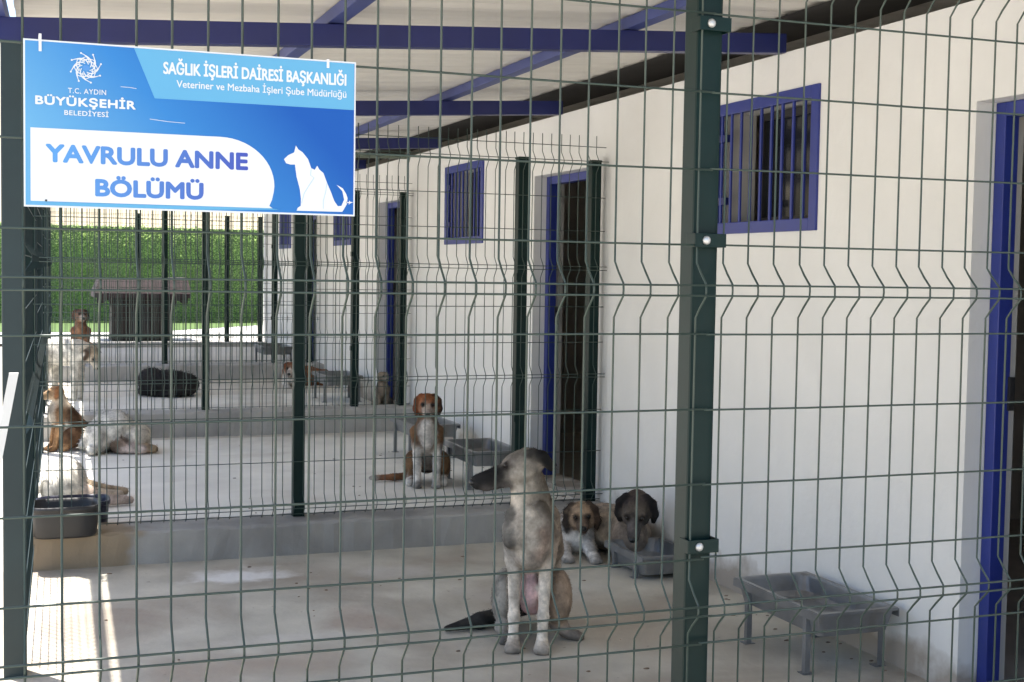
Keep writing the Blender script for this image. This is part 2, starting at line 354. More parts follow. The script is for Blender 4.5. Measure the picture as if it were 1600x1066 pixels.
for k, (y0, y1, z0, z1) in enumerate(WINS):
    b = MB(); x0, x1 = XW-.012, XW+.022; t = .054
    b.box(x0, x1, y0, y0+t, z0, z1); b.box(x0, x1, y1-t, y1, z0, z1); b.box(x0, x1, y0+t, y1-t, z0, z0+t); b.box(x0, x1, y0+t, y1-t, z1-t, z1)
    fr = atb(b.build('window_frame', 'blue', bld, bevel=.003))
    nb = 9
    for i in range(nb):
        y = y0+t+(y1-y0-2*t)*(i+.6)/nb; bb = MB()
        bb.tube([(XW-.005, y, z0+t), (XW-.005, y, z1-t)], .0085, 6); bb.build('bar', 'blue', fr)
    for z in (z0+.14, z1-.18):
        bb = MB(); bb.box(XW-.008, XW+.014, y1-t-.075, y1-t-.001, z, z+.035); bb.build('hinge', 'navy', fr)
    b = MB(); a0 = y0+.085; a1 = y1-.20                 # dark sash standing in the near part of the opening
    b.box(XW+.17, XW+.18, a0, a1, z0+.08, z1-.08)
    g = atb(b.build('window_pane', 'glass', bld))
    b = MB(); s_ = .035
    b.box(XW+.155, XW+.195, a0-s_, a0, z0+.045, z1-.045); b.box(XW+.155, XW+.195, a1, a1+s_, z0+.045, z1-.045)
    b.box(XW+.155, XW+.195, a0, a1, z0+.045, z0+.08); b.box(XW+.155, XW+.195, a0, a1, z1-.08, z1-.045); b.build('sash', 'tub', g)
    b = MB(); b.add([(XW+.035, y1-IN-.0015, z0+IN), (XW+T, y1-IN-.0015, z0+IN), (XW+T, y1-IN-.0015, z1-IN), (XW+.035, y1-IN-.0015, z1-IN)], [(0, 1, 2, 3)])
    atb(b.build('window_reveal', 'reveal', bld))

# ------------------------------------------------------------------ canopy
BEAMS = [2.52, 5.02, 7.55, 10.05, 12.5, 15.0, 17.5]
cano = thing('canopy', 'lean-to canopy of navy rafters and cream sheeting over the pens', 'canopy', (0, 5, 0))
def atc(o): o.location = -Vector(cano.location); return o
top = lambda x: 2.3735+.0594*x
for y in BEAMS:
    x0 = side(y)-.12; x1 = XW-.003; b = MB(); a = .03
    b.hexa([(x0, y-a, top(x0)-.085), (x1, y-a, top(x1)-.085), (x1, y+a, top(x1)-.085), (x0, y+a, top(x0)-.085), (x0, y-a, top(x0)), (x1, y-a, top(x1)), (x1, y+a, top(x1)), (x0, y+a, top(x0))])
    atc(b.build('rafter', 'navy', cano, bevel=.004))
    b = MB(); xs_ = side(y); z0 = prof(y)-.02
    b.box(xs_-.04, xs_+.04, y-.04, y+.04, z0, top(xs_-.04)-.087)
    atc(b.build('post', 'teal', cano, bevel=.005))
for x in (1.14, 2.40):
    b = MB(); b.box(x-.032, x+.032, 1.6, 18.4, top(x)+.003, top(x)+.052); atc(b.build('purlin', 'purl', cano, bevel=.004))
b = MB(); b.add([(3.05, 1.6, top(3.05)+.052), (3.5, 1.6, top(3.5)+.052), (3.5, 18.3, top(3.5)+.052), (3.05, 18.3, top(3.05)+.052)], [(0, 1, 2, 3)])  # added dark strip: paints the ceiling's shade along the wall top
atc(b.build('shade_strip', mat('painted_shade_black', (.022, .020, .019), .85, var=.3, scale=12), cano))
def edge(y): return -.068+.0285*(y-5.8)                      # outer edge of the sheeting
for (ya, yb) in ((1.6, 18.5),):
    b = MB(); x0, x1 = edge(ya), edge(yb); zt = top(.1)
    b.hexa([(x0, ya, zt-.01), (x0+.04, ya, zt-.01), (x1+.04, yb, zt-.01), (x1, yb, zt-.01), (x0, ya, zt+.06), (x0+.04, ya, zt+.06), (x1+.04, yb, zt+.06), (x1, yb, zt+.06)])
    atc(b.build('edge_purlin', 'purl', cano))
    b = MB(); n = int((yb-ya)/.05); ring = []
    for i in range(n+1):
        y = ya+(yb-ya)*i/n; ph = (y/.2) % 1; dz = .012 if ph < .3 else 0
        for x in ((x0+(x1-x0)*i/n)+.064, 3.0, 7.0): ring.append((x, y, top(x)+.056+dz))
    for x_ in range(2):
        for i in range(n): q = i*3+x_; b.f.append((q, q+1, q+4, q+3))
    b.v = ring; nv = len(b.v); b.v += [(x, y, z+.02) for x, y, z in ring]; b.f += [tuple(i+nv for i in q) for q in b.f]
    atc(b.build('roof_sheet', 'roof', cano))

# ------------------------------------------------------------------ welded mesh fences
def path(z0, z1, folds, d):
    p = [(0, z0)]
    for zt, zb in sorted(folds, key=lambda q: q[1]):
        m = (zt+zb)/2
        for (dy, z) in ((0, m-.058), (-d*.45, m-.036), (-d, zb-.002), (-d*1.02, m), (-d, zt+.002), (-d*.45, m+.036), (0, m+.058)):
            if z0 < z < z1: p.append((dy, z))
    p.append((0, z1)); return p
def mesh_panel(xs, y, z0, z1, singles, folds, d, r, x0, x1, m, parent, name='mesh_panel', wob=.0008, hr=None):
    b = MB(); pth = path(z0, z1, folds, d); hr = hr or r
    for x in xs:
        ox = random.uniform(-wob, wob)*2; tl = random.uniform(-wob, wob)*2
        b.tube([(x+ox+tl*(z-1.2), y+dy+random.uniform(-wob, wob), z) for dy, z in pth], r, 6)
    for z in singles:
        k = 7; zz = random.uniform(-.002, .002)
        b.tube([(x0+(x1-x0)*i/k, y-r*1.9, z+zz+random.uniform(-wob, wob)) for i in range(k+1)], hr, 6)
    for zt, zb in folds:
        for z in (zt, zb):
            b.tube([(x0+(x1-x0)*i/5, y-d-r*1.9, z+random.uniform(-wob, wob)) for i in range(6)], hr, 6)
    return b.build(name, m, parent, smooth=True)
YF = 2.4428
ff = thing('mesh_fence', 'front green welded wire fence with bolted clamps, nearest to the viewer', 'fence', (1.36, YF, 0))
def atf(o): o.location = -Vector(ff.location); return o
P = .0634; S_F = [2.044, 1.8816, 1.7205, 1.5603, 1.3725, 1.2119, 1.0522, .8905, .7049, .545, .385, .225]; F_F = [(2.158, 2.136), (1.4763, 1.4543), (.7969, .7764), (.118, .096)]
xsl = [.0025+P*i for i in range(-2, 22)]; xsr = [.0025+P*i for i in range(22, 50)]
atf(mesh_panel(xsl, YF, .04, 2.26, S_F, F_F, .043, .00235, -.13, 1.366, 'wire', ff))
atf(mesh_panel(xsr, YF, .04, 2.26, S_F, F_F, .043, .00235, 1.360, 3.13, 'wire', ff))
b = MB(); b.box(1.334, 1.394, 2.458, 2.518, 0, 2.33)
post = atf(b.build('post', 'green', ff, bevel=.006))
for z in (2.024, 1.571, .917, .3):
    b = MB(); b.box(1.326, 1.400, 2.4335, 2.4365, z-.0145, z+.0145); b.box(1.326, 1.329, 2.4365, 2.475, z-.0145, z+.0145); b.box(1.397, 1.400, 2.4365, 2.475, z-.0145, z+.0145)
    c = b.build('clamp', 'green', post, bevel=.001)
    b = MB(); ring = lambda y, r_: [(1.352+r_*math.cos(t*math.pi/6), y, z+r_*math.sin(t*math.pi/6)) for t in range(12)]
    b.rings([ring(2.4334, .0095), ring(2.4312, .0095), ring(2.4285, .0075), ring(2.427, .004)]); bo = b.build('bolt', 'bolt', post, smooth=True)
# neighbouring post at the wall end
b = MB(); b.box(3.085, 3.145, 2.458, 2.518, 0, 2.33); atf(b.build('post', 'green', ff, bevel=.006))
GR = 'welded mesh partition fences between the pens'
CF = [(6.85, .168, [1.38, 2.64, 3.088], 2.13, 'green mesh partition fence standing on the tan stained kerb behind the black tub'),
      (10.82, .322, [1.405, 2.652, 3.075], 2.15, 'green mesh partition fence on a kerb, second partition behind the front fence'),
      (14.55, .43, [1.45, 2.645, 3.04], 2.15, 'green mesh partition fence on a kerb, third partition behind the front fence'),
      (18.08, .468, [1.463, 2.632, 3.085], 2.18, 'green mesh partition fence farthest back, in front of the brown dog kennel')]
for (y, zb, px, zt, lab) in CF:
    x0 = side(y)+.02; t = thing('mesh_fence', lab, 'fence', (1.5, y, zb), 0, GR)
    def att(o): o.location = -Vector(t.location); return o
    dz = zt-2.13
    S = [z+dz for z in (2.213, 1.925, 1.735, 1.30, 1.10, .709, .47) if z+dz > zb+.06]+[zb+.02]
    Fd = [(a+dz, c+dz) for a, c in ((2.128, 2.110), (1.531, 1.511), (.917, .899), (.243, .223)) if c+dz > zb+.03]
    att(mesh_panel(list(np.arange(x0+.02, XW-.03, .056)), y-.005, zb+.01, 2.277+dz, S, Fd, .04, .0024, x0, XW-.015, 'wire2', t, wob=.0012))
    for x in [x0-.01]+px:
        b = MB(); b.box(x-.03, x+.03, y+.006, y+.066, zb-.01, zt); b.box(x-.033, x+.033, y+.003, y+.069, zt, zt+.012)
        att(b.build('post', 'green', t, bevel=.004))
        if x == px[1]:
            for z in (zb+.5, zb+1.3):
                b = MB(); b.box(x-.042, x-.0301, y-.012, y+.03, z-.02, z+.02); att(b.build('hinge', 'green', t))
# side fence along the open edge, seen edge-on
t = thing('mesh_fence', 'dark mesh fence along the open left side, seen edge-on beside the teal post', 'fence', (side(9), 9, .1))
for i in range(5):
    ya = 5.12+2.6*i; yb = min(ya+2.58, 18.0); b = MB(); zz = prof((ya+yb)/2)+.06
    for y in np.arange(ya+.03, yb, .056):
        b.tube([(side(y)+.03-dy, y, z) for dy, z in path(zz, 2.25, [(1.53, 1.51), (.92, .90)], .03)], .0016, 5)
    for z in [zz+.1+.2*k for k in range(11) if zz+.1+.2*k < 2.24]:
        b.tube([(side(ya)+.035, ya, z), (side(yb)+.035, yb, z)], .0018, 5)
    o = b.build('mesh_panel', 'teal', t); o.location = -Vector(t.location)
    b = MB(); b.box(side(yb)-.03, side(yb)+.03, yb-.03, yb+.03, zz-.15, 2.2); o = b.build('post', 'teal', t, bevel=.004); o.location = -Vector(t.location)

# pale pipe above the second partition
b = MB(); b.tube([(side(10.8), 10.80, 2.405), (1.6, 10.8, 2.44), (3.10, 10.8, 2.462)], .022, 12)
tag(b.build('pipe', 'railgreen', smooth=True), 'pale green pipe running under the rafters above the second partition', 'pipe')

# ------------------------------------------------------------------ sign
SX, SY, SZ = .003, YF-.062, 1.597
sg = thing('hanging_sign', 'blue and white printed sign board tied to the front mesh fence', 'sign', (SX, SY, SZ))
W_, H_ = .577, .284
b = MB(); b.box(0, W_, 0, .004, 0, H_); o = b.build('white_border', 'white', sg)
b = MB(); b.box(.003, W_-.003, -.0008, .002, .003, H_-.003); o = b.build('board', 'sign', sg)
def flat(name, pts, m, y, parent=o):
    q = MB(); q.prism_y([(x/1000, z/1000) for x, z in pts], y, y+.0008); return q.build(name, m, parent)
flat('header_panel', [(181, 280.8), (216, 196), (573.5, 196), (573.5, 280.8)], 'cyan', -.0012)
pill = [(11, 10), (11, 134.5), (330, 134.5)]
for i in range(1, 15):
    a = math.pi/2-i*math.pi/2/14*1.0; pill.append((330+97*math.cos(a), 50+84.5*math.sin(a)))
pill += [(426, 40), (423, 26), (418, 14), (424, 10)]
flat('text_panel', pill, 'white', -.0013)
flat('swoosh', [(40, 8.5), (54, 3.5), (300, 3.5), (436, 8), (418, 10)], 'cyan', -.0018)
dogp = [(444.3,99.9),(451.8,107.3),(462.9,113.1),(465.9,125.6),(470.4,118.7),(478.5,113.8),(488.4,101.9),(494.4,85.7),(501.2,82.9),(505.6,90.6),(509.3,84.1),(517,77.8),(524,60.2),(530.9,44.8),(537.9,27.2),(544.8,17.6),(551.7,18.7),(556.6,30.1),(553.2,45.7),(542.2,57),(553.7,51),(560.2,41),(563,33),(561.7,22),(556,12),(553,7.5),(468,7.1),(470.2,12.5),(475.6,16.2),(475.9,29.6),(473.6,47.2),(467.6,69.1),(464.4,91.1),(456.3,90.7),(448.3,92.6)]
flat('dog_and_cat_silhouette', dogp, 'white', -.0013)
def stroke(name, pts, r, m, y):
    q = MB(); q.tube([(x/1000, y, z/1000) for x, z in pts], r, 6); return q.build(name, m, o)
stroke('cat_outline', [(494.4, 85.7), (493.1, 72.4), (500, 68.3), (492.4, 56.8), (481.3, 38.6), (477, 20.7)], .0007, 'thin', -.0014)
stroke('leg_outline', [(524, 60.2), (521.8, 44.5), (517.4, 26.5), (517.5, 12.2)], .0007, 'thin', -.0014)
flat('bird_mark', [(560, 27), (566, 25.5), (566, 29), (568.5, 26.5), (574, 26), (568.5, 24), (565, 21), (566, 24), (560, 24.5)], 'white', -.0013)
for q in ([(158.6, 212.5), (172, 212.3), (185.1, 210.8)], [(207.7, 159.4), (240, 156.5), (268.1, 155.4)]): stroke('scratch', q, .0005, 'white', -.001)
# emblem: a ring of curling strokes about a small dark centre
b = MB(); cx, cz = 101.2, 241.0
for k in range(8):
    a0 = k*math.pi/4+.2
    for (ra, rb, sw, r) in ((7, 22, 1.5, .00095), (10, 25.5, .9, .0008), (11, 19, -1.35, .0008)):
        pts = []
        for i in range(9):
            t_ = i/8; rad = ra+(rb-ra)*t_; a = a0+sw*t_+(.35 if sw < 0 else 0); pts.append(((cx+rad*math.cos(a))/1000, -.0012, (cz+rad*math.sin(a))/1000))
        b.tube(pts, [r*(.7+.5*math.sin(math.pi*i/8)) for i in range(9)], 5)
    a = a0+.9; b.rings([[((cx+26*math.cos(a)+1.6*math.cos(t_))/1000, y, (cz+26*math.sin(a)+1.6*math.sin(t_))/1000) for t_ in [i*math.pi/4 for i in range(8)]] for y in (-.0016, -.0008)])
b.build('emblem', 'white', o)
b = MB(); b.rings([[((cx+6*math.cos(t_))/1000, y, (cz+4.6*math.sin(t_))/1000) for t_ in [i*math.pi/8 for i in range(16)]] for y in (-.0014, -.0008)]); b.build('emblem_centre', 'letter', o)
def text(name, s, x0, x1, zc0, zc1, m, bold, sp=1.0):
    cu = bpy.data.curves.new(name, 'FONT'); cu.body = s; cu.size = 1; cu.space_character = sp; cu.resolution_u = 4
    to = bpy.data.objects.new(name, cu); COL.objects.link(to); dg = bpy.context.evaluated_depsgraph_get()
    me = bpy.data.meshes.new_from_object(to.evaluated_get(dg)); bpy.data.objects.remove(to); bpy.data.curves.remove(cu)
    co = np.array([v.co[:] for v in me.vertices]); mn, mx = co.min(0), co.max(0); fs = [tuple(p.vertices) for p in me.polygons]; bpy.data.meshes.remove(me)
    cap = .729                                                # cap height of the face at size 1
    kx = (x1-x0-2*bold)/(mx[0]-mn[0]); kz = (zc1-zc0-2*bold)/cap; q = MB()
    sh = [(0, 0)] if not bold else [(bold*math.cos(a), bold*math.sin(a)) for a in [i*math.pi/4 for i in range(8)]]+[(bold*.5, 0), (-bold*.5, 0)]
    for i, (dx, dz) in enumerate(sh):
        q.add([((x0+bold+(x-mn[0])*kx+dx)/1000, -.00145-i*.00002, (zc0+bold+y*kz+dz)/1000) for x, y, z in co], fs)
    return q.build(name, m, o)
text('lettering', 'SAĞLIK İŞLERİ DAİRESİ BAŞKANLIĞI', 230.5, 558.8, 239.5, 262.0, 'white', .75)
text('lettering', 'Veteriner ve Mezbaha İşleri Şube Müdürlüğü', 253.3, 559, 217.5, 230.8, 'white', .18)
text('lettering', 'T.C. AYDIN', 71.8, 134.4, 196.3, 205.6, 'white', .1, sp=1.1)
text('lettering', 'BÜYÜKŞEHİR', 18.8, 183.9, 174.2, 190, 'white', .75, sp=1.08)
text('lettering', 'BELEDİYESİ', 65.8, 138.4, 158.6, 167.3, 'white', .2, sp=1.08)
text('lettering', 'YAVRULU ANNE', 34.9, 379.4, 76.8, 110, 'letter', 1.75)
text('lettering', 'BÖLÜMÜ', 116, 300.8, 21, 53.2, 'letter', 1.75)
for (x, z0, z1) in ((27, 264, 292), (524, 270, 284)):
    b = MB(); b.box(x/1000-.0022, x/1000+.0022, -.003, -.0012, z0/1000, z1/1000); b.box(x/1000-.0022, x/1000+.0022, -.003, .064, z1/1000, z1/1000+.0015); b.build('cable_tie', 'nylon', sg)
b = MB(); b.rings([[(.0358+.002*math.cos(t_), y, .0113+.002*math.sin(t_)) for t_ in [i*math.pi/5 for i in range(10)]] for y in (-.0022, -.001)]); b.build('rivet', 'tub', sg)

# ------------------------------------------------------------------ feeding troughs
def srect(w, d, z, e, n=40):
    out = []
    for i in range(n):
        t_ = 2*math.pi*i/n; c, s_ = math.cos(t_), math.sin(t_)
        out.append((w/2*math.copysign(abs(c)**(2/e), c), d/2*math.copysign(abs(s_)**(2/e), s_), z))
    return out
def rrect(w, d, z, r, k=5):
    out = []
    for cx, cy, a0 in ((w/2-r, d/2-r, 0), (-w/2+r, d/2-r, 90), (-w/2+r, -d/2+r, 180), (w/2-r, -d/2+r, 270)):
        for i in range(k+1):
            a = R(a0+90*i/k); out.append((cx+r*math.cos(a), cy+r*math.sin(a), z))
    return out
def make_trough(w, d, h, lab, loc, rz=0, legs=True):
    t = thing('feeding_trough', lab, 'trough', loc, rz, 'galvanised feeding troughs on legs')
    b = MB(); k = .095
    b.rings([rrect(w-.05, d-.06, h-k, .02), rrect(w-.02, d-.024, h-.012, .012), rrect(w, d, h-.011, .006), rrect(w, d, h, .006), rrect(w-.036, d-.042, h, .03), rrect(w-.044, d-.05, h-.008, .035), rrect(w-.065, d-.08, h-k+.03, .06), rrect(w-.10, d-.12, h-k+.008, .07), rrect(w-.16, d-.18, h-k+.005, .06)])
    b.build('tray', 'galv', t, smooth=False)
    for x in (-w/2-.003, w/2-.0):
        b = MB(); b.box(x, x+.003, -d/2+.0, d/2, h-.035, h-.004); b.build('rail', 'galv', t)
    for sx in (-1, 1):
        for sy in (-1, 1):
            b = MB(); x = sx*(w/2-.001); y = sy*(d/2-.10); a = .022
            xa, xb = (x, x-sx*.003); b.box(min(xa, xb), max(xa, xb), y-a/2, y+a/2, .003, h-.02)
            xa, xb = (x-sx*.003, x-sx*a); b.box(min(xa, xb), max(xa, xb), y-a/2, y-a/2+.003, .003, h-.03)
            lg = b.build('leg', 'galv', t)
            b = MB(); b.box(min(x+sx*.012, x-sx*.035), max(x+sx*.012, x-sx*.035), y-.02, y+.022, 0, .003); b.build('foot_plate', 'galv', lg)
    return t
make_trough(.35, .62, .25, 'grey steel trough on legs nearest the viewer, right of the big front post', (2.925, 4.34, .001))
make_trough(.31, .44, .12, 'low grey steel trough with a dog resting its head over it', (2.965, 5.83, .001))
make_trough(.34, .64, .25, 'grey trough with shiny basin just right of the brown and white hound', (2.79, 7.92, .121), 0)
make_trough(.36, .60, .26, 'grey steel trough partly hidden by the brown and white sitting dog', (2.80, 9.25, .121), R(0))
make_trough(.36, .62, .26, 'grey steel trough in the third pen beside the small dog with white blaze', (2.86, 12.4, .221), R(0))
make_trough(.36, .62, .24, 'grey steel trough in the farthest pen near the bright yard', (2.80, 15.5, .331), R(0))

# ------------------------------------------------------------------ tubs
def make_tub(w, d, h, lab, loc, m, rz=0):
    b = MB(); b.rings([srect(w*.84, d*.84, 0, 4), srect(w*.90, d*.9, .012, 4), srect(w*.96, d*.96, h-.03, 4), srect(w*.97, d*.97, h-.022, 4), srect(w, d, h-.02, 4), srect(w, d, h, 4), srect(w*.93, d*.92, h, 4), srect(w*.9, d*.9, h-.02, 4), srect(w*.82, d*.82, .03, 4), srect(w*.5, d*.5, .025, 3)])
    return tag(b.build('tub', m, smooth=True), lab, 'tub', 'dark plastic tubs'), None
for (args, loc) in (((.335, .28, .155, 'black rubber water tub standing on the tan stained kerb in front of the mesh', (0, 0, 0), 'tub'), (.19, 6.72, .170)),
                    ((.37, .28, .15, 'navy plastic tub behind the mesh, just behind the black rubber tub', (0, 0, 0), 'tub2'), (.245, 7.13, .121))):
    o_, _ = make_tub(*args); o_.location = loc
b = MB(); b.hexa([(-.098, 4.68, .83), (-.068, 4.68, .83), (-.068, 4.70, .83), (-.098, 4.70, .83), (-.043, 4.68, 1.13), (-.013, 4.68, 1.13), (-.013, 4.70, 1.13), (-.043, 4.70, 1.13)])
b.hexa([(-.228, 4.68, 0), (-.198, 4.68, 0), (-.198, 4.70, 0), (-.228, 4.70, 0), (-.098, 4.68, .83), (-.068, 4.68, .83), (-.068, 4.70, .83), (-.098, 4.70, .83)])
tag(b.build('prop_bar', 'pvc'), 'white painted prop bar leaning beside the dark canopy post at far left', 'bar')

# ------------------------------------------------------------------ hedge fence, kennel
hg = thing('hedge_fence', 'fence clad in green artificial hedge closing the sunny yard at the back', 'fence', (2, 24.65, .45))
b = MB(); b.box(-6, 7.5, .03, .07, 0, 1.74); b.build('backing', 'leafback', hg)
b = MB()
for i in range(26000):
    x = random.uniform(-3.5, 6.8); z = random.uniform(0.0, 1.76+random.uniform(-.03, .03)); y = -abs(random.gauss(0, .03))
    a = random.uniform(0, 6.28); ti = random.uniform(-1, 1); L = random.uniform(.022, .05)
    d1 = Vector((math.cos(a), -.5*abs(ti), math.sin(a))).normalized(); d2 = Vector((-math.sin(a), ti*.8-.2, math.cos(a))).normalized()
    c = Vector((x, y, z)); b.add([c-d1*L*.5, c+d2*L*.3, c+d1*L*.6, c-d2*L*.3], [(0, 1, 2, 3)])
b.build('foliage', 'leaf', hg)
for x in np.arange(-5, 7.6, 2.5):
    b = MB(); b.box(x-.03, x+.03, .075, .135, -.05, 1.8); b.build('post', 'green', hg)
kn = thing('dog_kennel', 'dark brown wooden dog kennel with maroon overhanging roof in front of the hedge', 'dog kennel', (1.55, 18.95, .452))
b = MB(); b.box(-.40, .40, -.33, .33, .05, .66)
body = b.build('body', 'wood', kn, bevel=.006)
b = MB()
for x in np.arange(-.39, .40, .1): b.box(x, x+.092, -.342, -.331, .06, .65)
b.build('cladding', 'wood', body)
b = MB(); b.box(-.41, .41, -.34, .34, 0, .052); b.build('plinth', 'wood', kn)
b = MB(); pts = [(-.12, 0), (.12, 0)]+[(.12*math.cos(a), .30+.12*math.sin(a)) for a in [i*math.pi/10 for i in range(11)]]
b.prism_y([(x-.02, z+.08) for x, z in pts], -.348, -.3425); b.build('doorway', 'tub', body)
rf = MB()
rf.hexa([(-.64, -.5, .60), (.64, -.5, .60), (.64, .5, .60), (-.64, .5, .60), (-.64, -.5, .66), (.64, -.5, .66), (.64, .5, .66), (-.64, .5, .66)])
rf.add([(-.64, -.5, .66), (.64, -.5, .66), (.64, .5, .66), (-.64, .5, .66), (-.57, -.37, .85), (.61, -.36, .88), (.61, .36, .88), (-.57, .36, .85)], [(0, 1, 5, 4), (1, 2, 6, 5), (2, 3, 7, 6), (3, 0, 4, 7), (4, 5, 6, 7)])
roof = rf.build('roof', 'shing', kn)
b = MB()
for x0, x1 in ((-.60, -.42), (.42, .60)):
    q = [(x0, .6), (x1, .6), (x1, .47 if x1 < 0 else .56), (x0, .56 if x0 < 0 else .47)]
    if x0 < 0: q = [(x0, .6), (x0, .53), (x0+.07, .52), (x1-.04, .57), (x1, .46), (x1, .6)]
    else: q = [(x0, .6), (x0, .46), (x0+.04, .57), (x1-.07, .52), (x1, .53), (x1, .6)]
    b.prism_y(q[::-1], -.46, -.42)
b.build('bracket', 'wood', roof)

# ------------------------------------------------------------------ dogs
def cap(a, ra, b_, rb, c): return ('c', np.array(a, float), ra, np.array(b_, float), rb, c)
def ell(c0, r, c, rot=None): return ('e', np.array(c0, float), np.array(r, float), (np.array(rot) if rot is not None else None), c)
def sdf(prims, P_):
    out = []
    for p in prims:
        if p[0] == 'c':
            ab = p[3]-p[1]; t_ = np.clip(((P_-p[1])@ab)/max(ab@ab, 1e-9), 0, 1)
            d = np.linalg.norm(P_-(p[1]+t_[..., None]*ab), axis=-1)-(p[2]+(p[4]-p[2])*t_)
        else:
            q = P_-p[1]
            if p[3] is not None: q = q@p[3]
            k0 = np.linalg.norm(q/p[2], axis=-1); k1 = np.linalg.norm(q/(p[2]**2), axis=-1)
            d = k0*(k0-1)/np.maximum(k1, 1e-6)
        out.append(d)
    return np.array(out)-.004
def smin(D, k=190):
    m = D.min(0); return m-np.log(np.exp(-k*(D-m)).sum(0))/k
def surface(prims, h):
    lo = np.min([np.minimum(p[1], p[3]) - max(p[2], p[4]) if p[0] == 'c' else p[1]-p[2].max() for p in prims], 0)-3*h
    hi = np.max([np.maximum(p[1], p[3]) + max(p[2], p[4]) if p[0] == 'c' else p[1]+p[2].max() for p in prims], 0)+3*h
    n = np.ceil((hi-lo)/h).astype(int)+1
    ax = [lo[i]+h*np.arange(n[i]) for i in range(3)]
    G = np.stack(np.meshgrid(*ax, indexing='ij'), -1); V = np.empty(n)
    for i in range(n[0]): V[i] = smin(sdf(prims, G[i].reshape(-1, 3))).reshape(n[1], n[2])
    S = V < 0; c = [slice(0, -1), slice(1, None)]
    cnt = np.zeros(tuple(n-1)); acc = np.zeros(tuple(n-1)+(3,)); occ = np.zeros(tuple(n-1), int)
    for i in (0, 1):
        for j in (0, 1):
            for k in (0, 1): occ += S[c[i], c[j], c[k]]
    act = (occ > 0) & (occ < 8)
    for axn in range(3):
        for a in (0, 1):
            for b_ in (0, 1):
                s0 = [None]*3; s1 = [None]*3; oth = [q for q in range(3) if q != axn]
                s0[axn], s1[axn] = c[0], c[1]; s0[oth[0]] = s1[oth[0]] = c[a]; s0[oth[1]] = s1[oth[1]] = c[b_]
                v0, v1 = V[tuple(s0)], V[tuple(s1)]; x = (v0 < 0) != (v1 < 0)
                t_ = np.where(x, v0/np.where(x, v0-v1, 1), 0); pos = np.zeros(v0.shape+(3,))
                pos[..., axn] = t_; pos[..., oth[0]] = a; pos[..., oth[1]] = b_
                acc += pos*x[..., None]; cnt += x
    idx = -np.ones(tuple(n-1), int); I = np.argwhere(act); idx[act] = np.arange(len(I))
    verts = lo+h*(I+acc[act]/cnt[act][:, None]); faces = []
    for axn in range(3):
        oth = [q for q in range(3) if q != axn]
        s0 = [slice(1, -1)]*3; s1 = [slice(1, -1)]*3; s0[axn] = slice(0, -1); s1[axn] = slice(1, None)
        A, B = S[tuple(s0)], S[tuple(s1)]
        for p in np.argwhere(A != B):
            base = p+1; base[axn] = p[axn]; q = []
            for (a, b_) in ((-1, -1), (0, -1), (0, 0), (-1, 0)):
                e = base.copy(); e[oth[0]] += a; e[oth[1]] += b_; q.append(idx[tuple(e)])
            fl = bool(A[tuple(p)])
            if axn == 1: fl = not fl
            faces.append(q if fl else q[::-1])
    return verts, faces
def rotm(yaw, pitch, roll=0):
    """columns: right, forward, up of a head turned by yaw (to image left), pitched down by pitch"""
    cy, sy = math.cos(yaw), math.sin(yaw); cp, sp = math.cos(pitch), math.sin(pitch); cr, sr = math.cos(roll), math.sin(roll)
    f = np.array([-sy*cp, -cy*cp, -sp]); r = np.array([-cy, sy, 0.]); r = -r            # right as the viewer sees it
    u = np.cross(f, r); u = u if u[2] > 0 else -u
    return np.stack([r*cr+u*sr, f, u*cr-r*sr], 1)
